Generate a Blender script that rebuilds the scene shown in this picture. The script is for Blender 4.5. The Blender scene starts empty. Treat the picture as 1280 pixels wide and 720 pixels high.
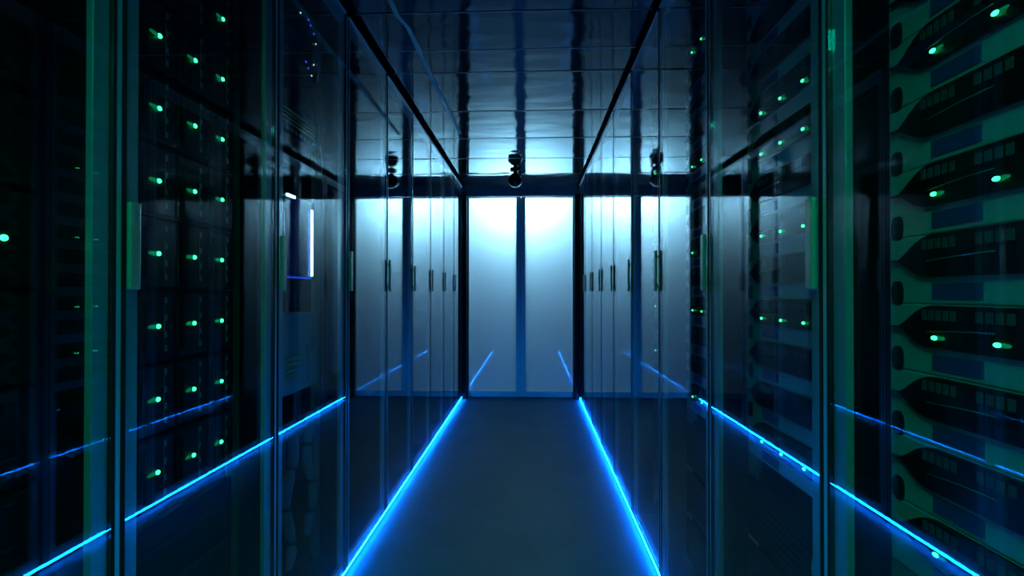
import bpy, bmesh, math, random
from mathutils import Vector, Matrix
random.seed(4)
PI = math.pi
SC = bpy.context.scene
COL = SC.collection

# ------------------------------------------------------------------ layout (metres)
F = 673.0                    # focal length in pixels of a 1280 wide frame
CH = 1.147                   # camera height
XL, XR = -0.747, 0.503       # planes of the door fronts, both sides of the aisle
Y0, W = 0.949, 0.60          # first rack boundary ahead of the camera, rack pitch
YEND = 5.86                  # end wall
CEIL = CH + 1.158
DOORTOP = CH + 1.118
SET = 0.10                   # equipment faces sit this far behind the doors

# ------------------------------------------------------------------ materials
def new_mat(name):
    m = bpy.data.materials.new(name); m.use_nodes = True
    nt = m.node_tree; nt.nodes.clear()
    out = nt.nodes.new('ShaderNodeOutputMaterial')
    return m, nt, out

def pbr(name, col, rough=0.5, metal=0.0, spec=0.5, var=0.12, scale=18.0, bump=0.0, stretch=None, coat=0.0):
    m, nt, out = new_mat(name)
    N = nt.nodes.new; L = nt.links.new
    b = N('ShaderNodeBsdfPrincipled')
    tc = N('ShaderNodeTexCoord'); mp = N('ShaderNodeMapping')
    if stretch: mp.inputs['Scale'].default_value = stretch
    L(tc.outputs['Object'], mp.inputs['Vector'])
    nz = N('ShaderNodeTexNoise'); nz.inputs['Scale'].default_value = scale; nz.inputs['Detail'].default_value = 4
    L(mp.outputs[0], nz.inputs['Vector'])
    r = N('ShaderNodeValToRGB')
    c0 = [c * (1 - var) for c in col]; c1 = [min(1, c * (1 + var)) for c in col]
    r.color_ramp.elements[0].position = .3; r.color_ramp.elements[1].position = .7
    r.color_ramp.elements[0].color = (*c0, 1); r.color_ramp.elements[1].color = (*c1, 1)
    L(nz.outputs[0], r.inputs[0]); L(r.outputs[0], b.inputs['Base Color'])
    b.inputs['Roughness'].default_value = rough; b.inputs['Metallic'].default_value = metal
    b.inputs['Specular IOR Level'].default_value = spec
    b.inputs['Coat Weight'].default_value = coat
    if bump:
        bp = N('ShaderNodeBump'); bp.inputs['Strength'].default_value = bump; bp.inputs['Distance'].default_value = 0.002
        L(nz.outputs[0], bp.inputs['Height']); L(bp.outputs[0], b.inputs['Normal'])
    L(b.outputs[0], out.inputs[0])
    return m

def emit(name, col, strength, sample='AUTO'):
    m, nt, out = new_mat(name)
    e = nt.nodes.new('ShaderNodeEmission')
    e.inputs[0].default_value = (*col, 1); e.inputs[1].default_value = strength
    nt.links.new(e.outputs[0], out.inputs[0])
    m.cycles.emission_sampling = sample
    return m

def schlick(nt, f0):
    """reflectance of one face of a pane: f0 head on, 1 at grazing, the same from either side"""
    N = nt.nodes.new; L = nt.links.new
    g = N('ShaderNodeNewGeometry')
    d = N('ShaderNodeVectorMath'); d.operation = 'DOT_PRODUCT'
    L(g.outputs['Incoming'], d.inputs[0]); L(g.outputs['Normal'], d.inputs[1])
    a = N('ShaderNodeMath'); a.operation = 'ABSOLUTE'; L(d.outputs['Value'], a.inputs[0])
    s = N('ShaderNodeMath'); s.operation = 'SUBTRACT'; s.inputs[0].default_value = 1; L(a.outputs[0], s.inputs[1])
    p = N('ShaderNodeMath'); p.operation = 'POWER'; L(s.outputs[0], p.inputs[0]); p.inputs[1].default_value = 5
    k = N('ShaderNodeMath'); k.operation = 'MULTIPLY_ADD'
    L(p.outputs[0], k.inputs[0]); k.inputs[1].default_value = 1 - f0; k.inputs[2].default_value = f0
    k.use_clamp = True
    return k.outputs[0]

def glass_mat(name, f0, tint, rough=0.0):
    m, nt, out = new_mat(name)
    N = nt.nodes.new; L = nt.links.new
    t = N('ShaderNodeBsdfTransparent'); t.inputs[0].default_value = (*tint, 1)
    g = N('ShaderNodeBsdfGlossy'); g.inputs['Roughness'].default_value = rough
    g.inputs['Color'].default_value = (.95, .98, 1, 1)
    mx = N('ShaderNodeMixShader'); L(schlick(nt, f0), mx.inputs[0])
    L(t.outputs[0], mx.inputs[1]); L(g.outputs[0], mx.inputs[2]); L(mx.outputs[0], out.inputs[0])
    return m

def frosted_mat(name):
    m, nt, out = new_mat(name)
    N = nt.nodes.new; L = nt.links.new
    t = N('ShaderNodeBsdfTranslucent'); t.inputs[0].default_value = (.60, .77, .89, 1)
    d = N('ShaderNodeBsdfDiffuse'); d.inputs[0].default_value = (.35, .5, .6, 1)
    a = N('ShaderNodeMixShader'); a.inputs[0].default_value = .25
    L(t.outputs[0], a.inputs[1]); L(d.outputs[0], a.inputs[2])
    g = N('ShaderNodeBsdfGlossy'); g.inputs['Roughness'].default_value = 0.02
    mx = N('ShaderNodeMixShader'); L(schlick(nt, .085), mx.inputs[0])
    L(a.outputs[0], mx.inputs[1]); L(g.outputs[0], mx.inputs[2]); L(mx.outputs[0], out.inputs[0])
    return m

def ceiling_mat():
    m, nt, out = new_mat('polished_dark_ceiling_panel')
    N = nt.nodes.new; L = nt.links.new
    b = N('ShaderNodeBsdfGlossy')
    b.inputs['Roughness'].default_value = .065
    tc = N('ShaderNodeTexCoord'); mp = N('ShaderNodeMapping'); mp.inputs['Scale'].default_value = (1.0, 2.2, 1)
    L(tc.outputs['Object'], mp.inputs[0])
    n = N('ShaderNodeTexNoise'); n.inputs['Scale'].default_value = 3.0; n.inputs['Detail'].default_value = 1.5
    L(mp.outputs[0], n.inputs['Vector'])
    bp = N('ShaderNodeBump'); bp.inputs['Strength'].default_value = .22; bp.inputs['Distance'].default_value = .02
    L(n.outputs[0], bp.inputs['Height']); L(bp.outputs[0], b.inputs['Normal'])
    b.inputs['Color'].default_value = (.86, .95, 1, 1)
    d = N('ShaderNodeBsdfDiffuse'); d.inputs[0].default_value = (.012, .02, .028, 1)
    mx = N('ShaderNodeMixShader'); L(schlick(nt, .145), mx.inputs[0])
    L(d.outputs[0], mx.inputs[1]); L(b.outputs[0], mx.inputs[2]); L(mx.outputs[0], out.inputs[0])
    return m

def strip_mat():
    """row of LED chips every 8 mm under a thin clear cover"""
    m, nt, out = new_mat('blue_led_strip')
    N = nt.nodes.new; L = nt.links.new
    tc = N('ShaderNodeTexCoord'); sp = N('ShaderNodeSeparateXYZ'); L(tc.outputs['Object'], sp.inputs[0])
    f = N('ShaderNodeMath'); f.operation = 'MULTIPLY'; f.inputs[1].default_value = 2 * PI / .009; L(sp.outputs['Y'], f.inputs[0])
    s = N('ShaderNodeMath'); s.operation = 'SINE'; L(f.outputs[0], s.inputs[0])
    k = N('ShaderNodeMath'); k.operation = 'MULTIPLY_ADD'; L(s.outputs[0], k.inputs[0])
    k.inputs[1].default_value = STRIP * .6; k.inputs[2].default_value = STRIP
    e = N('ShaderNodeEmission'); e.inputs[0].default_value = (.002, .19, 1, 1); L(k.outputs[0], e.inputs[1])
    L(e.outputs[0], out.inputs[0])
    return m

STRIP = 108.0
M = {}
M['metal'] = pbr('brushed_aluminium_frame', (.58, .64, .66), .42, .3, var=.06, scale=30, stretch=(1, 1, .05))
M['handle'] = pbr('anodised_handle', (.42, .47, .36), .35, .4, var=.05)
M['black'] = pbr('black_powder_coat', (.007, .008, .010), .7, 0, .2, var=.2)
M['shell'] = pbr('dark_cabinet_steel', (.006, .007, .008), .8, 0, .08, var=.2)
M['header'] = pbr('dark_header_beam', (.006, .008, .010), .95, 0, .0)
M['endheader'] = pbr('blue_grey_header', (.16, .26, .36), .3, .2)
M['plate'] = pbr('light_grey_server_plate', (.62, .66, .66), .42, .1, var=.05, scale=25)
M['rail'] = pbr('galvanised_mounting_rail', (.30, .34, .34), .4, .3, var=.1)
M['bezel'] = pbr('black_server_bezel', (.006, .006, .007), .35, var=.3)
M['vent'] = pbr('grey_vent_slots', (.24, .28, .28), .5)
M['dimvent'] = pbr('dark_grey_vent_openings', (.10, .12, .12), .6)
M['trimline'] = pbr('polished_trim_line', (.5, .55, .55), .2, .8)
M['label'] = pbr('blue_label', (.035, .09, .30), .45, var=.1)
M['hole'] = pbr('dark_opening', (.004, .004, .004), .9)
M['blade'] = pbr('black_blade_module', (.008, .009, .010), .55, 0, .3, var=.2)
M['grey'] = pbr('grey_enclosure', (.55, .58, .50), .5, var=.08)
M['yellow'] = pbr('yellow_patch_cord', (.95, .72, .15), .45)
M['cable'] = pbr('blue_grey_cable_sleeve', (.16, .24, .34), .45, bump=.4, scale=60, stretch=(1, 1, 6))
M['tie'] = pbr('black_cable_tie', (.006, .006, .007), .5)
M['pale'] = pbr('pale_cable', (.85, .82, .66), .6)
M['concrete'] = pbr('blue_grey_vinyl_floor', (.085, .20, .32), .5, 0, .22, var=.10, scale=3.5, bump=.08)
M['wall'] = pbr('dark_plain_wall', (.02, .024, .03), .7)
M['vest'] = pbr('slate_room_wall', (.10, .22, .36), .8)
M['glass'] = glass_mat('smoked_door_glass', .08, (.93, .96, .96))
M['clear'] = glass_mat('clear_pane_glass', .08, (.97, .99, .99))
M['frost'] = frosted_mat('frosted_door_glass')
M['ceil'] = ceiling_mat()
M['seam'] = pbr('ceiling_joint_strip', (.12, .16, .18), .4, .2)
M['white'] = pbr('white_joint_bead', (.85, .9, .9), .5)  # bright paint for the ceiling glint and the added pale panel
M['strip'] = strip_mat()
M['led'] = emit('green_status_led', (.03, 1, .26), 6.0, 'NONE')
M['ledglow'] = emit('green_light_guide', (.0, .30, .10), .55, 'NONE')  # dim emission standing in for the bloom streak beside each LED
M['ledwhite'] = emit('white_status_led', (.7, .95, 1), 1.2, 'NONE')
M['ledblue'] = emit('blue_status_led', (.05, .06, 1), 1.6, 'NONE')
M['greentube'] = emit('green_cabinet_lamp', (.0, 1, .60), 27)
M['whitetube'] = emit('fluorescent_tube', (.50, .86, 1), 390)
M['monbar'] = emit('lit_monitor_edge', (.30, .80, 1), 9)
M['monblue'] = emit('lit_blue_monitor_edge', (.01, .07, .9), 1.0, 'NONE')
M['screen'] = emit('dim_blue_screen', (.002, .008, .05), .5, 'NONE')

# ------------------------------------------------------------------ mesh helpers
class MB:
    def __init__(s): s.bm = bmesh.new()
    def box(s, x0, x1, y0, y1, z0, z1, bev=0.0):
        x0, x1 = min(x0, x1), max(x0, x1)
        b = bmesh.new()
        bmesh.ops.create_cube(b, size=1, matrix=Matrix.Translation(((x0+x1)/2, (y0+y1)/2, (z0+z1)/2)) @ Matrix.Diagonal((x1-x0, y1-y0, z1-z0, 1)))
        if bev: bmesh.ops.bevel(b, geom=b.edges[:], offset=bev, segments=2, profile=.5, affect='EDGES')
        s.merge(b); return s
    def merge(s, b, mat=None):
        if mat is not None: bmesh.ops.transform(b, matrix=mat, verts=b.verts)
        me = bpy.data.meshes.new('t'); b.to_mesh(me); s.bm.from_mesh(me); bpy.data.meshes.remove(me); b.free()
        return s
    def prism(s, pts, x0, x1, bev=0.0):
        """polygon in (y, z) extruded along x"""
        b = bmesh.new()
        v0 = [b.verts.new((x0, p[0], p[1])) for p in pts]; v1 = [b.verts.new((x1, p[0], p[1])) for p in pts]
        n = len(pts)
        b.faces.new(v0); b.faces.new(v1[::-1])
        for i in range(n): b.faces.new((v0[(i+1) % n], v0[i], v1[i], v1[(i+1) % n]))
        bmesh.ops.recalc_face_normals(b, faces=b.faces)
        s.merge(b); return s
    def cyl(s, c, r, h, axis='Z', seg=24, r2=None):
        b = bmesh.new()
        bmesh.ops.create_cone(b, cap_ends=True, segments=seg, radius1=r, radius2=r if r2 is None else r2, depth=h)
        R = {'Z': Matrix(), 'X': Matrix.Rotation(PI/2, 4, 'Y'), 'Y': Matrix.Rotation(PI/2, 4, 'X')}[axis]
        s.merge(b, Matrix.Translation(c) @ R); return s
    def ball(s, c, r, sc=(1, 1, 1), seg=16):
        b = bmesh.new(); bmesh.ops.create_uvsphere(b, u_segments=seg, v_segments=max(6, seg//2), radius=r)
        s.merge(b, Matrix.Translation(c) @ Matrix.Diagonal((*sc, 1))); return s
    def tube(s, pts, rad, seg=10, ripple=0.0):
        b = bmesh.new(); rings = []
        P = [Vector(p) for p in pts]; up = Vector((.31, .87, .1)).normalized()
        for i, p in enumerate(P):
            t = (P[min(i+1, len(P)-1)] - P[max(i-1, 0)]).normalized()
            a = t.cross(up).normalized(); c = t.cross(a)
            rr = rad[i] if isinstance(rad, (list, tuple)) else rad
            rings.append([b.verts.new(p + rr * (1 + ripple * math.cos(4*2*PI*k/seg)) * (a*math.cos(2*PI*k/seg) + c*math.sin(2*PI*k/seg))) for k in range(seg)])
        for i in range(len(P)-1):
            for k in range(seg):
                b.faces.new((rings[i][k], rings[i][(k+1) % seg], rings[i+1][(k+1) % seg], rings[i+1][k]))
        b.faces.new(rings[0][::-1]); b.faces.new(rings[-1])
        bmesh.ops.recalc_face_normals(b, faces=b.faces)
        s.merge(b); return s
    def mesh(s, name, mat, smooth=False):
        me = bpy.data.meshes.new(name); s.bm.to_mesh(me); s.bm.free()
        me.materials.append(mat)
        if smooth:
            for p in me.polygons: p.use_smooth = True
        return me

def obj(name, data, parent=None, loc=(0, 0, 0), label=None, kind=None):
    o = bpy.data.objects.new(name, data); COL.objects.link(o); o.location = loc
    if parent: o.parent = parent
    if label: o['label'] = label
    if kind: o['kind'] = kind
    return o
def thing(name, label, cat, loc=(0, 0, 0), group=None, data=None):
    o = obj(name, data, None, loc); o['label'] = label; o['category'] = cat
    if group: o['group'] = group
    return o
def struct(name, data, parent=None, loc=(0, 0, 0)):
    o = obj(name, data, parent, loc)
    if not parent: o['kind'] = 'structure'
    return o
def copy_tree(o, parent=None):
    c = o.copy(); COL.objects.link(c)
    if parent: c.parent = parent
    for ch in list(o.children): copy_tree(ch, c)
    return c

ORD = ['first', 'second', 'third', 'fourth', 'fifth', 'sixth', 'seventh', 'eighth', 'ninth', 'tenth', 'eleventh', 'twelfth', 'thirteenth', 'fourteenth']

# ------------------------------------------------------------------ the room
YB = -1.3
struct('floor', MB().box(-1.75, 1.55, YB, 7.6, -.05, 0).mesh('floor', M['concrete']))
# aisle ceiling: panels 0.6 m long, each a little sagged
cb = bmesh.new()
seams = [YB] + [2.21 - .6*k for k in range(5, 0, -1)] + [2.21 + .61*k for k in range(0, 6)] + [YEND]
for a, b_ in zip(seams[:-1], seams[1:]):
    tilt = random.uniform(-.0028, .0028)
    nx, ny = 10, 8; grid = []
    for i in range(nx+1):
        row = []
        for j in range(ny+1):
            u, v = i/nx, j/ny
            z = CEIL - (.0005*(1 - (2*v-1)**2)) - .0004*math.sin(2*PI*u*1.5 + a*7) + tilt*(XR-XL)*(u-.5)
            row.append(cb.verts.new((XL-.0 + (XR-XL)*u, a + (b_-a)*v, z)))
        grid.append(row)
    for i in range(nx):
        for j in range(ny):
            cb.faces.new((grid[i][j], grid[i][j+1], grid[i+1][j+1], grid[i+1][j]))
for f_ in cb.faces: f_.smooth = True
tmp = bpy.data.meshes.new('t'); slab = MB().box(XL, XR, YB, YEND, CEIL+.002, CEIL+.03); slab.bm.to_mesh(tmp); cb.from_mesh(tmp)
me = bpy.data.meshes.new('ceiling'); cb.to_mesh(me); cb.free(); me.materials.append(M['ceil'])
ceil = struct('ceiling', me)
n_trim = 0
def trim(mb, mat):
    global n_trim; n_trim += 1
    return struct('trim_%d' % n_trim, mb.mesh('trim', mat))
for y in seams[5:-1]:
    trim(MB().box(XL+.001, XR-.001, y-.005, y+.005, CEIL-.0022, CEIL-.0014, .0002), M['seam'])
trim(MB().box(XL+.10, XR-.001, 2.553, 2.557, CEIL-.0032, CEIL-.002), M['white'])  # glint on the ceiling, painted as a bright line
# header beams over the doors
trim(MB().box(XL-.04, XL+.012, YB, YEND, DOORTOP+.010, CEIL-.0, .004), M['header'])
trim(MB().box(XR-.012, XR+.04, YB, YEND, DOORTOP+.010, CEIL-.0, .004), M['header'])
# slabs over the racks, outer walls, rear wall
struct('ceiling_left', MB().box(-1.75, XL-.04, YB, YEND+.1, CEIL, CEIL+.05).mesh('c', M['wall']))
struct('ceiling_right', MB().box(XR+.04, 1.55, YB, YEND+.1, CEIL, CEIL+.05).mesh('c', M['wall']))
struct('wall_left', MB().box(-1.80, -1.75, YB, 7.6, 0, 2.9).mesh('w', M['wall']))
struct('wall_right', MB().box(1.55, 1.60, YB, 7.6, 0, 2.9).mesh('w', M['wall']))
struct('wall_back', MB().box(-1.80, 1.60, YB-.05, YB, 0, 2.9).mesh('w', M['wall']))
# walls of the aisle behind the camera, where the rows of racks end
yr = Y0 - W
struct('wall_left_rear', MB().box(-1.75, XL, YB, yr-.012, 0, DOORTOP).mesh('w', M['wall']))
struct('wall_right_rear', MB().box(XR, 1.55, YB, yr-.012, 0, DOORTOP).mesh('w', M['wall']))
# end wall: solid either side, header, corner posts, two frosted doors
struct('wall_end_left', MB().box(-1.75, XL-.03, YEND, YEND+.06, 0, CEIL).mesh('w', M['wall']))
struct('wall_end_right', MB().box(XR+.03, 1.55, YEND, YEND+.06, 0, CEIL).mesh('w', M['wall']))
EG = CH + 1.045
trim(MB().box(XL-.03, XR+.03, YEND-.012, YEND+.06, EG, CEIL+.04, .003), M['endheader'])
trim(MB().box(XL-.03, XL+.045, Y0+8*W+.004, YEND+.06, 0, EG-.0), M['black'])
trim(MB().box(XR-.048, XR+.03, Y0+8*W+.004, YEND+.06, 0, EG-.0), M['black'])
xc = (XL+XR)/2
def end_door(n, x0, x1, inner):
    f = MB(); z0, z1 = .004, EG-.004
    b = .004
    wl, wr = (.012, .050) if inner == 'r' else (.050, .012)
    f.box(x0, x0+wl, YEND, YEND+.045, z0, z1, b); f.box(x1-wr, x1, YEND, YEND+.045, z0, z1, b)
    f.box(x0+wl, x1-wr, YEND, YEND+.045, z0, z0+.058, b); f.box(x0+wl, x1-wr, YEND, YEND+.045, z1-.010, z1, .002)
    d = struct('door_%d' % n, f.mesh('door_frame', M['metal']))
    struct('frosted_pane', MB().box(x0+wl-.004, x1-wr+.004, YEND+.018, YEND+.026, z0+.05, z1-.006).mesh('pane', M['clear']), d)
    pm = d.children[0].data; pm.materials.append(M['frost'])
    for p in pm.polygons:
        if p.normal.y < -.5: p.material_index = 1
end_door(1, XL+.047, xc-.0004, 'r')
end_door(2, xc+.0004, XR-.050, 'l')
# the room behind the frosted doors, with its lamp
struct('wall_far', MB().box(-1.75, 1.55, 7.6, 7.65, 0, 2.9).mesh('w', M['vest']))
struct('ceiling_far', MB().box(-1.75, 1.55, YEND+.1, 7.6, 2.85, 2.9).mesh('c', M['vest']))
lamp = thing('tube_lamp', 'long white tube lamp glowing behind the frosted end doors', 'lamp', (xc, YEND+.37, EG+.05))
obj('lamp_housing', MB().box(-.50, .50, -.04, .04, .03, .06, .004).mesh('lamp_housing', M['vest']), lamp)
obj('lamp_tube', MB().cyl((0, 0, 0), .016, .86, 'X').mesh('lamp_tube', M['whitetube'], True), lamp)
for sx in (-1, 1):
    obj('lamp_holder', MB().box(sx*.43, sx*.455, -.02, .02, -.02, .03, .003).mesh('lamp_holder', M['vest']), lamp)
    obj('hanging_rod', MB().cyl((sx*.4, 0, .06+(2.85-EG-.16)/2), .004, 2.85-EG-.16).mesh('hanging_rod', M['metal']), lamp)

# ------------------------------------------------------------------ LED strips along the floor
for nm, x, s in (('a', XL, 1), ('b', XR, -1)):
    y0, y1 = 1.40, YEND-.07
    t = thing('led_strip_light', 'glowing blue LED strip at floor level under the %s' %
              ('black cabinets with columns of green lights' if s > 0 else 'cabinets holding pale servers'), 'light strip', (x - s*.002, 0, 0))
    obj('channel', MB().box(-s*.007, -s*.004, y0, y1, .0145, .0265).box(-s*.028, -s*.007, y0, y1, .0225, .0255).mesh('channel', M['black']), t)
    b = bmesh.new(); pr = [(-s*.004 + .0042*s*math.sin(a), .0205 - .0026*math.cos(a)) for a in [PI*i/8 for i in range(9)]]
    v0 = [b.verts.new((p[0], y0, p[1])) for p in pr]; v1 = [b.verts.new((p[0], y1, p[1])) for p in pr]
    for i in range(8): b.faces.new((v0[i], v0[i+1], v1[i+1], v1[i]))
    b.faces.new(v0); b.faces.new(v1[::-1]); b.faces.new((v0[0], v1[0], v1[8], v0[8]))
    bmesh.ops.recalc_face_normals(b, faces=b.faces)
    obj('light_cover', MB().merge(b).mesh('light_cover', M['strip']), t)

# ------------------------------------------------------------------ racks
ST0, ST1 = .017, .054        # a door stile, measured from the rack boundary
ZB, ZT = .030, DOORTOP       # door bottom and top
def side_x(s, d): return (XR + d) if s > 0 else (XL - d)
CACHE = {}
def rack_meshes(s):
    """meshes of one rack, local frame: x = depth behind the door front times side sign, y 0..0.6, z up"""
    if s in CACHE: return CACHE[s]
    m = {}
    D = .72
    b = MB()
    b.box(s*.030, s*D, .004, .012, .0262, ZT-.004); b.box(s*.030, s*D, W-.012, W-.004, .0262, ZT-.004)
    b.box(s*(D-.01), s*D, .012, W-.012, .0262, ZT-.004)
    b.box(s*.030, s*(D-.01), .012, W-.012, .0262, .034); b.box(s*.030, s*(D-.01), .012, W-.012, ZT-.016, ZT-.004)
    m['cabinet_shell'] = b.mesh('cabinet_shell', M['shell'])
    m['plinth'] = MB().box(s*.022, s*(D-.02), .002, W-.002, 0, .026).mesh('plinth', M['shell'])
    m['divider_post'] = MB().box(s*.002, s*.03, W-.007, W+.007, .0262, ZT, .002).mesh('divider_post', M['metal'])
    f = MB(); z1 = ZT; a, c = ST0, W-ST0; st = ST1-ST0
    d0, d1 = s*.0065, s*.020
    f.box(d0, d1, a, a+st, ZB, z1, .002); f.box(d0, d1, c-st, c, ZB, z1, .002)
    f.box(d0, d1, a+st, c-st, ZB, ZB+.036, .002); f.box(d0, d1, a+st, c-st, z1-.05, z1, .002)
    f.box(-s*.003, s*.0065, a, c, z1, z1+.008, .001); f.box(s*.0065, s*.02, a, c, z1-.001, z1+.006)
    m['door'] = f.mesh('door_frame', M['metal'])
    m['glass_pane'] = MB().box(0, s*.006, a, c, ZB+.002, z1-.002).mesh('glass_pane', M['glass'])
    h = MB(); hz = CH + .004
    h.box(-s*.015, -s*.005, .008, .034, hz, hz+.162, .003)
    for z in (hz+.015, hz+.130): h.box(-s*.006, 0, .016, .028, z, z+.014, .001)
    m['door_handle'] = h.mesh('door_handle', M['handle'])
    m['door_gasket'] = MB().box(s*.001, s*.018, .0075, a-.0005, ZB, z1).box(s*.001, s*.018, c+.0005, W-.0075, ZB, z1).box(s*.012, s*.018, .0075, W-.0075, z1, z1+.004).mesh('door_gasket', M['hole'])  # black strips added to draw the shade in the gaps beside the stiles
    # perforated rail: an L profile with one oval opening per unit
    r = MB(); zb, zt = .10, ZT-.08
    for yy0, yy1 in ((.022, .060), (W-.078, W-.016)):
        r = MB(); r.box(s*(SET+.002), s*(SET+.005), yy0, yy1, zb, zt)
        e = (yy0, yy0+.003) if yy0 < .3 else (yy1-.003, yy1)
        r.box(s*(SET+.005), s*(SET+.04), e[0], e[1], zb, zt)
        m['mounting_rail%d' % (yy0 > .3)] = r.mesh('mounting_rail', M['rail'])
    CACHE[s] = m
    return m

SIDEWORD = {-1: 'black blade row', 1: 'pale server row'}
NEAR = {0: 'closest to the viewer', 1: 'one in from the closest', 2: 'third from the viewer'}
def rack(s, k, lamp=0):
    m = rack_meshes(s)
    y = Y0 + (k-1)*W
    what = {(-1, 0): 'dark glass-door rack at the frame edge with a black empty-looking interior',
            (-1, 1): 'glass-door rack with three columns of bright green lights',
            (-1, 2): 'glass-door rack holding the glowing blue monitor and yellow cords',
            (1, 0): 'glass-door rack with the largest pale servers and round openings in its rail',
            (1, 1): 'glass-door rack of pale servers with three green lights per lit row',
            (1, 2): 'narrow-looking glass-door rack of pale servers between the second and third posts',
            }.get((s, k), 'dark glass-door rack, %s from the frosted doors, in the %s' % (ORD[8-k], SIDEWORD[s]))
    t = thing('server_rack', what, 'server rack', (side_x(s, 0), y, 0), 'glass-door server racks along the aisle')
    obj('cabinet_shell', m['cabinet_shell'], t); obj('plinth', m['plinth'], t)
    obj('divider_post', m['divider_post'], t)
    d = obj('door', m['door'], t)
    obj('glass_pane', m['glass_pane'], d); obj('door_gasket', m['door_gasket'], d); obj('door_handle', m['door_handle'], d)
    if 0 < k < 3 or (s > 0 and k in (0, 3)):
        obj('mounting_rail', m['mounting_rail0'], t); obj('mounting_rail', m['mounting_rail1'], t)
    return t
for s in (-1, 1):
    for k in range(0, 9): rack(s, k)

# ------------------------------------------------------------------ pale servers behind the right-hand doors
PIT = .1065; TIP0 = -.056
def pale_meshes():
    m = {}
    # local: origin at the face plane, y = 0 at the far end of the face (towards the end doors) and negative towards the viewer
    e0, e1 = .035, -.455     # far edge, near edge of the face
    hb, ht = -.0685, .0372    # unit bottom and top relative to the tip height
    c = MB().box(.0, .46, e1, e0, hb, ht, .0025)
    m['server_body'] = c.mesh('server_body', M['plate'])
    # tapered black band with a pointed far end
    pts = [(.004, -.001)]
    for i in range(1, 7):
        a = i/6; pts.append((-.062*a, -.001 - .027*math.sin(a*PI/2)))
    pts += [(-.43, -.028), (-.43, .036)]
    for i in range(6, 0, -1):
        a = i/6; pts.append((-.062*a - .01*a, .001 + .035*math.sin(a*PI/2)))
    pts.append((.004, .001))
    m['front_band'] = MB().prism(pts, -.007, .001).mesh('front_band', M['bezel'])
    m['point_tip'] = MB().box(-.009, .000, .004, .024, -.0012, .0012, .0004).mesh('point_tip', M['bezel'])
    v = MB()
    for y in [-.050, -.064, -.078, -.092, -.106] + [-.150, -.166, -.182, -.198] + [-.25, -.264, -.278, -.292] + [-.34, -.356, -.372, -.388]:
        w = .009 if y > -.12 or -.3 < y < -.2 else .011
        v.box(-.0082, -.0068, y-w, y, .014, .029)
    m['vent_grille'] = v.mesh('vent_grille', M['dimvent'])
    t = MB().tube([(-.0085, -.062 - .12*i/8, -.004 + .006*math.sin(i/8*PI/2)) for i in range(9)], .0012, 6)  # thin highlight on the band, put in as a bright line
    m['trim_line'] = t.mesh('trim_line', M['trimline'])
    m['led'] = MB().ball((-.009, 0, 0), .0044, (.6, 1.35, .75), 12).mesh('status_light', M['led'], True)
    m['guide'] = MB().ball((-.0075, 0, 0), .0045, (.25, 2.4, .7), 12).mesh('light_guide', M['ledglow'], True)  # added glow around the LED, drawn as an elongated glowing piece
    # oval opening in the rail beside each unit
    o = []
    for i in range(20):
        a = 2*PI*i/20; o.append((.015 + .0145*math.copysign(abs(math.cos(a))**.7, math.cos(a)), .054 + .0200*math.copysign(abs(math.sin(a))**.8, math.sin(a))))
    m['rail_opening'] = MB().prism(o, -.0012, .001).mesh('rail_opening', M['hole'])
    return m
PM = pale_meshes()
# split of one unit: band above, label strip below
LITS = {0: (4, 2, 0, -3), 1: (5, 4, 2, 0, -3), 2: (9, 5, 2, 0, -3), 3: (6, 3, 0, -2)}
RNG = {0: (-3, 5), 1: (-3, 8), 2: (-3, 9), 3: (-3, 9)}
WHERE = ['first pale rack', 'second pale rack', 'third pale rack', 'fourth pale rack']
def pale_server(k, r):
    lit = r in LITS[k]
    n = r + 3
    lab = 'pale server %s lights, %s from the bottom in the %s' % ('with green' if lit else 'without', ORD[n], WHERE[k])
    t = thing('rack_server', lab, 'server', (XR+SET, Y0 + k*W - .053, CH + TIP0 + PIT*r), 'pale servers in the racks on one side of the aisle')
    obj('server_body', PM['server_body'], t); obj('front_band', PM['front_band'], t)
    obj('band_tip', PM['point_tip'], t); obj('vent_grille', PM['vent_grille'], t)
    obj('trim_line', PM['trim_line'], t)
    obj('blue_label', PM['blue_label'], t, label='blank blue label')
    obj('rail_opening', PM['rail_opening'], t)
    if lit:
        for j, y in enumerate((-.077, -.185, -.293)):
            l = obj('status_light', PM['led'], t, (0, y, -.012), label='glowing green status light')
            obj('light_guide', PM['guide'], l, (0, -.009, 0))
PM['blue_label'] = MB().box(-.0022, .0008, -.154, -.063, -.0605, -.0370, .0006).mesh('blue_label', M['label'])
for k in range(4):
    for r in range(RNG[k][0], RNG[k][1]+1): pale_server(k, r)

# power units below the servers
def power_mesh():
    m = {}
    m['body'] = MB().box(0, .5, -.455, .035, 0, .17, .004).mesh('unit_body', M['black'])
    g = MB()
    for j in range(7): g.box(-.003, .001, -.30, -.03, .022+.019*j, .030+.019*j, .001)
    m['vent_grille'] = g.mesh('vent_grille', M['blade'])
    m['fan'] = MB().cyl((-.004, 0, 0), .05, .008, 'X', 28).cyl((-.009, 0, 0), .016, .006, 'X', 16).mesh('fan_guard', M['grey'])
    return m
PW = power_mesh()
for k in range(3):
    for j in range(3):
        t = thing('power_unit', 'black fan-guarded power unit, %s from the floor in the %s' % (ORD[j], WHERE[k]), 'power unit',
                  (XR+SET, Y0+k*W-.053, .115 + .18*j), 'black power units under the pale servers')
        obj('unit_body', PW['body'], t); obj('vent_grille', PW['vent_grille'], t); obj('fan_guard', PW['fan'], t, (0, -.37, .085))

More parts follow.
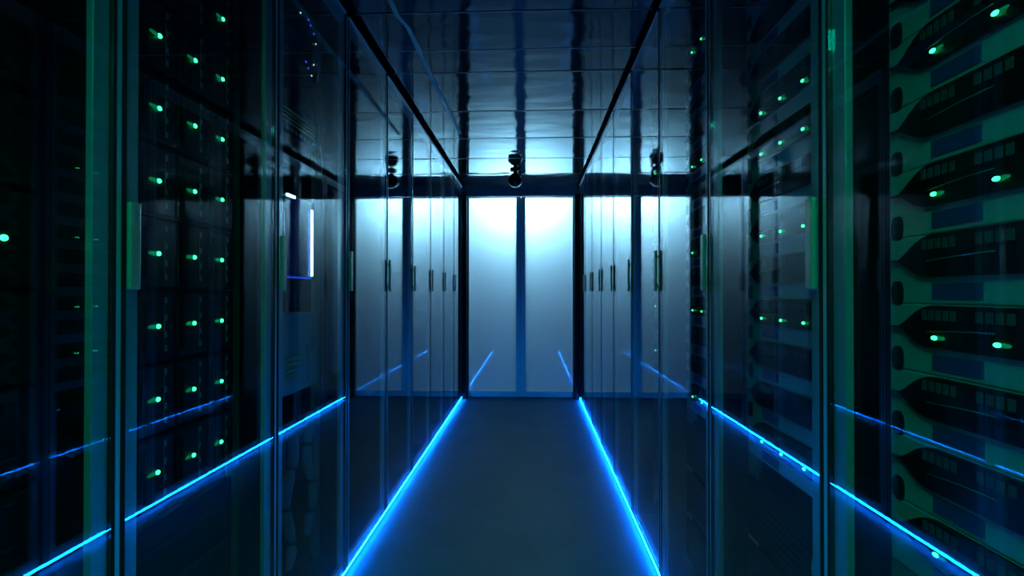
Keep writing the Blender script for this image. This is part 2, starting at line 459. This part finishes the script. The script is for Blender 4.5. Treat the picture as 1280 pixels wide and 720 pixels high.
# ------------------------------------------------------------------ black blade chassis behind the left-hand doors
BP = .163
def blade_meshes():
    m = {}
    m['chassis'] = MB().box(0, -.5, -.545, -.055, -.080, .080, .002).mesh('chassis', M['black'])
    m['blade'] = MB().box(.001, .010, -.058, .058, -.074, .074, .003).mesh('blade_module', M['blade'])
    v = MB()
    comb = [(.022, .065)]
    for i, z in enumerate((.058, .018, -.020, -.052)):
        comb += [(.031, z+.007), (.031, z-.007)]
        if i < 3: comb += [(.0228, z-.007), (.0228, (.018, -.020, -.052)[i]+.007)]
    comb += [(.022, -.059)]
    v.prism(comb, .0098, .0108)
    m['vent'] = v.mesh('vent_grille', M['vent'])
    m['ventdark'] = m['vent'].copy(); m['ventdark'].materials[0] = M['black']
    h = MB(); h.box(.010, .018, -.047, -.040, -.055, .055, .002)
    m['lever'] = h.mesh('ejector_lever', M['blade'])
    m['led'] = MB().ball((.012, 0, 0), .0062, (.6, 1.1, .85), 12).mesh('status_light', M['led'], True)
    m['guide'] = MB().ball((.0105, 0, 0), .0065, (.25, 3.2, .7), 12).mesh('light_guide', M['ledglow'], True)  # the LED's halo and tail, shaped as a faintly glowing ellipsoid
    return m
BM = blade_meshes()
def blade_chassis(k, n, z, lab, lit=True):
    t = thing('blade_chassis', lab, 'server', (XL-SET, Y0+k*W, z), 'black blade servers stacked in the racks')
    obj('chassis', BM['chassis'], t)
    for j, y in enumerate((-.488, -.374, -.246, -.128)):
        b = obj('blade_module', BM['blade'], t, (0, y, 0))
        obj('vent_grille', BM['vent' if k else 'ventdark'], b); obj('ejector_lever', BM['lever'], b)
        if not lit: continue
        l = obj('status_light', BM['led'], t, (0, y, 0), label='glowing green status light')
        obj('light_guide', BM['guide'], l, (0, -.014, 0))
for n in range(9):
    blade_chassis(1, n, CH + .901 - BP*n, 'black blade server with a row of green lights, %s from the top in its rack' % ORD[n])
for n in range(6):
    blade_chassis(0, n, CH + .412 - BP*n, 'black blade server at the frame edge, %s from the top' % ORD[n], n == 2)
t = thing('filler_panel', 'tall pale filler panel behind the glass of the last rack beside the frosted doors', 'panel', (XR+.04, Y0+7.75*W, 0))  # added to give the pale upright streak reflected in the opposite glass
obj('panel_sheet', MB().box(0, .02, -.12, .10, .30, DOORTOP-.06, .004).mesh('panel_sheet', M['white']), t)
obj('panel_foot', MB().box(0, .06, -.10, .08, .036, .30, .003).mesh('panel_foot', M['shell']), t)
t = thing('blanking_plate', 'plain black blanking panel below the blade servers, above the blue floor strip', 'panel', (XL-SET, Y0+W, .10))
obj('panel_plate', MB().box(-.02, 0, -.545, -.055, 0, .53, .004).mesh('panel_plate', M['black']), t)
g = MB()
for j in range(5): g.box(-.002, .004, -.50, -.10, .06+.10*j, .075+.10*j, .002)
obj('panel_rib', g.mesh('panel_rib', M['blade']), t)

# ------------------------------------------------------------------ network rack (third on the left)
LX = XL - SET
yb = Y0 + 2*W                 # far boundary of that rack
# lit monitor
t = thing('status_monitor', 'slim monitor with a glowing white and blue edge inside the glass rack', 'monitor', (LX+.03, 0, CH))
my0, my1, mz0, mz1 = 1.748, 1.969, .043, .332
obj('monitor_housing', MB().box(-.035, 0, my0, my1, mz0, mz1, .004).mesh('monitor_housing', M['black']), t)
obj('screen', MB().box(-.001, .002, my0+.012, my1-.022, mz0+.012, mz1-.012).mesh('screen', M['screen']), t)
obj('light_bar', MB().box(-.002, .007, my1-.020, my1-.003, mz0+.015, mz1-.03, .002).mesh('light_bar', M['monbar']), t, label='white glowing side bar')
obj('light_bar', MB().box(-.002, .006, my0+.01, my1-.015, mz0+.004, mz0+.010, .001).mesh('light_bar', M['monblue']), t, label='blue glowing lower bar')
obj('light_bar', MB().box(-.002, .006, my0+.01, my0+.07, mz1-.012, mz1-.003, .001).mesh('light_bar', M['monbar']), t, label='short blue glowing upper bar')
obj('light_bar', MB().box(-.002, .006, my1-.034, my1-.024, mz0+.012, mz1-.03, .001).mesh('light_bar', M['monblue']), t, label='blue glowing inner bar')
obj('mounting_arm', MB().box(-.19, -.035, 1.83, 1.89, .17, .21, .003).box(-.20, -.185, 1.60, 2.135, .165, .215, .003).mesh('mounting_arm', M['shell']), t)
# grey control unit with striped markings
t = thing('control_unit', 'flat grey control unit below the glowing monitor inside the glass rack', 'control unit', (LX, 0, CH))
obj('enclosure', MB().box(-.12, 0, 1.60, 2.105, -.36, -.078, .004).mesh('enclosure', M['grey']), t)
g = MB()
for j in range(4): g.box(-.001, .002, 2.025, 2.085-.012*j, -.178-.016*j, -.173-.016*j)
obj('vent_grille', g.mesh('vent_grille', M['vent']), t)
obj('panel_seam', MB().box(-.001, .002, 2.000, 2.004, -.33, -.20).mesh('panel_seam', M['vent']), t)
for j in range(4):
    L_ = .115 - .018*j
    z = CH - .232 - .021*j
    thing('patch_cable', 'short yellow cord across the grey control unit, %s from the top' % ORD[j], 'cord', (0, 0, 0), 'yellow cords on the grey control unit',
          MB().tube([(LX+.004, 1.825, z), (LX+.008, 1.84, z), (LX+.008, 1.825+L_*.9, z), (LX+.004, 1.825+L_, z)], .0052, 8).mesh('patch_cable', M['yellow'], True))
# upper patch panel with four long yellow cords and a switch pair
t = thing('patch_bay', 'black patch panel crossed by long yellow cords in the glass rack', 'patch panel', (LX, 0, CH))
obj('bay_body', MB().box(-.10, 0, 1.60, 2.10, .55, .66, .003).mesh('bay_body', M['black']), t)
g = MB()
for j in range(12): g.box(-.001, .0015, 1.64+.036*j, 1.66+.036*j, .565, .575)
obj('port_row', g.mesh('port_row', M['vent']), t)
for j in range(4):
    z = CH + .630 - .014*j
    thing('patch_cable', 'long yellow cord across the black patch panel, %s from the top' % ORD[j], 'cord', (0, 0, 0), 'yellow cords on the black patch panel',
          MB().tube([(LX+.003, 1.68, z), (LX+.008, 1.70, z), (LX+.008, 2.035, z), (LX+.003, 2.055, z)], .0028, 8).mesh('patch_cable', M['yellow'], True))
def switch(z, leds, lab):
    t = thing('network_switch', lab, 'network switch', (LX, 0, CH+z))
    obj('switch_body', MB().box(-.25, 0, 1.60, 2.10, -.04, .04, .003).mesh('switch_body', M['black']), t)
    g = MB()
    for j in range(20): g.box(-.001, .0012, 1.63+.018*j, 1.643+.018*j, -.012, .004)
    obj('port_row', g.mesh('port_row', M['hole']), t)
    for (y, dz, mm) in leds:
        obj('status_light', MB().ball((.002, y, dz), .0035, (.7, 1, 1), 8).mesh('status_light', M[mm], True), t)
switch(1.00, [(2.0, .03, 'ledblue'), (2.02, .018, 'ledblue'), (2.05, .0, 'ledblue'), (1.93, .02, 'ledwhite'), (2.07, -.03, 'ledwhite')], 'black network switch with blue lights, uppermost in the glass rack')
switch(.85, [(1.98, .012, 'ledblue'), (2.0, -.004, 'ledblue'), (2.03, -.02, 'ledwhite'), (2.05, .03, 'ledwhite')], 'black network switch with blue lights, just under the uppermost one')
# cable bundles
def bundle(y, lab, zs, ph):
    pts = []; rad = []
    n = 40
    ties = (.27, .55, .80)
    for i in range(n+1):
        a = i/n; z = zs[0] + (zs[1]-zs[0])*a
        pinch = min(abs(a-tt) for tt in ties)
        pts.append((LX - .004 + .010*math.sin(a*9+ph), y + .011*math.sin(a*PI*2.2+ph) - .02*max(0, a-.8)*5*(1 if ph < 1 else .5), CH+z))
        rad.append(.019 - .007*math.exp(-(pinch/.03)**2) - (.008*(a-.9)*10 if a > .9 else 0))
    t = thing('cable_bundle', lab, 'cables', (0, 0, 0), 'strapped cable bundles hanging in the rack')
    obj('cable_sleeve', MB().tube(pts, rad, 24, .07).mesh('cable_sleeve', M['cable'], True), t)
    for tt in ties:
        p = Vector(pts[int(tt*n)])
        obj('cable_tie', MB().cyl(p, .0185, .012).mesh('cable_tie', M['tie']), t)
bundle(1.865, 'blue-lit strapped cable bundle half hidden behind the rack post', (-.50, -.97), .4)
bundle(2.04, 'curved blue-lit cable bundle hanging free behind the rack glass', (-.46, -.93), 2.0)
for j, (y, z0, z1) in enumerate([(2.075, .62, .98), (2.095, .45, .80), (2.055, .66, .90)]):
    thing('thin_cable', 'thin pale cable hanging beside the network switches, %s' % ['longest one', 'lowest one', 'shortest one'][j], 'cable', (0, 0, 0), 'thin pale cables in the glass rack',
          MB().tube([(LX+.012+.004*math.sin(i), y + .006*math.sin(i*.6+j), CH+z0+(z1-z0)*i/10) for i in range(11)], .0016, 6).mesh('thin_cable', M['pale'], True))

# ------------------------------------------------------------------ things on the ceiling
t = thing('security_camera', 'round black dome camera hanging from the ceiling before the end doors', 'camera', (-.159, 5.08, 0))
obj('ceiling_mount', MB().cyl((0, 0, CEIL-.009), .045, .014, seg=32).mesh('ceiling_mount', M['black'], False), t)
obj('stem', MB().cyl((0, 0, CEIL-.036), .016, .04).mesh('stem', M['black'], True), t)
b_ = obj('camera_ball', MB().ball((0, 0, CH+1.055), .067, seg=40).mesh('camera_ball', pbr('glossy_black_dome', (.006, .007, .009), .12), True), t)
obj('lens', MB().cyl((0, -.062, CH+1.050), .02, .012, 'Y').mesh('lens', M['hole']), b_)
obj('side_bracket', MB().box(.035, .055, -.012, .012, CH+1.075, CEIL-.012, .004).mesh('side_bracket', M['black']), t)
pts = [(-.585, 1.2), (-.575, 1.9), (-.560, 2.12), (-.560, 2.22), (-.552, 2.27), (-.540, 2.32), (-.540, 2.8), (-.535, 3.2), (-.527, 3.6), (-.524, 3.9)]
b = bmesh.new(); rows = []
for (x, y) in pts:
    rows.append([b.verts.new((x+dx, y, CEIL - dz)) for dx, dz in ((-.011, .003), (-.009, .008), (.009, .008), (.011, .003))])
for i in range(len(rows)-1):
    for k in range(4): b.faces.new((rows[i][k], rows[i][(k+1) % 4], rows[i+1][(k+1) % 4], rows[i+1][k]))
b.faces.new(rows[0]); b.faces.new(rows[-1]); bmesh.ops.recalc_face_normals(b, faces=b.faces)
thing('ceiling_cable', 'thin pale flat cable running along the dark shiny ceiling', 'cable', data=MB().merge(b).mesh('ceiling_cable', M['pale']))

# green ceiling lamp over the viewer: a recessed box, lips made deep to hide it from the end doors
t = thing('ceiling_lamp', 'green lamp in a deep dark frame on the ceiling above the viewer', 'lamp', (xc, -.55, CEIL))
f = MB()
f.box(-.50, -.48, -.20, .20, -.085, 0); f.box(.48, .50, -.20, .20, -.085, 0)
f.box(-.48, .48, -.20, -.18, -.085, 0); f.box(-.48, .48, .18, .20, -.085, 0)
obj('lamp_frame', f.mesh('lamp_frame', M['black']), t)
obj('light_panel', MB().box(-.48, .48, -.18, .18, -.018, -.010).mesh('light_panel', M['greentube']), t)

# ------------------------------------------------------------------ world, camera, colour
w = bpy.data.worlds.new('World'); SC.world = w; w.use_nodes = True
w.node_tree.nodes['Background'].inputs[0].default_value = (0, 0, 0, 1)
cam = bpy.data.cameras.new('camera'); co = bpy.data.objects.new('camera', cam); COL.objects.link(co)
cam.sensor_width = 36; cam.lens = 36*F/1280; cam.clip_start = .02
co.location = (0, 0, CH)
co.rotation_euler = (PI/2 + math.atan(5/F), 0, math.atan(25/F))
SC.camera = co
SC.view_settings.view_transform = 'Standard'; SC.view_settings.look = 'None'
SC.view_settings.gamma = 1; SC.view_settings.exposure = 0
SC.view_settings.use_curve_mapping = False
cy = SC.cycles
cy.max_bounces = 14; cy.glossy_bounces = 12; cy.diffuse_bounces = 3; cy.transmission_bounces = 6; cy.transparent_max_bounces = 40
cy.sample_clamp_indirect = 40.0; cy.caustics_reflective = False
cy.use_denoising = True
cy.blur_glossy = 0.0
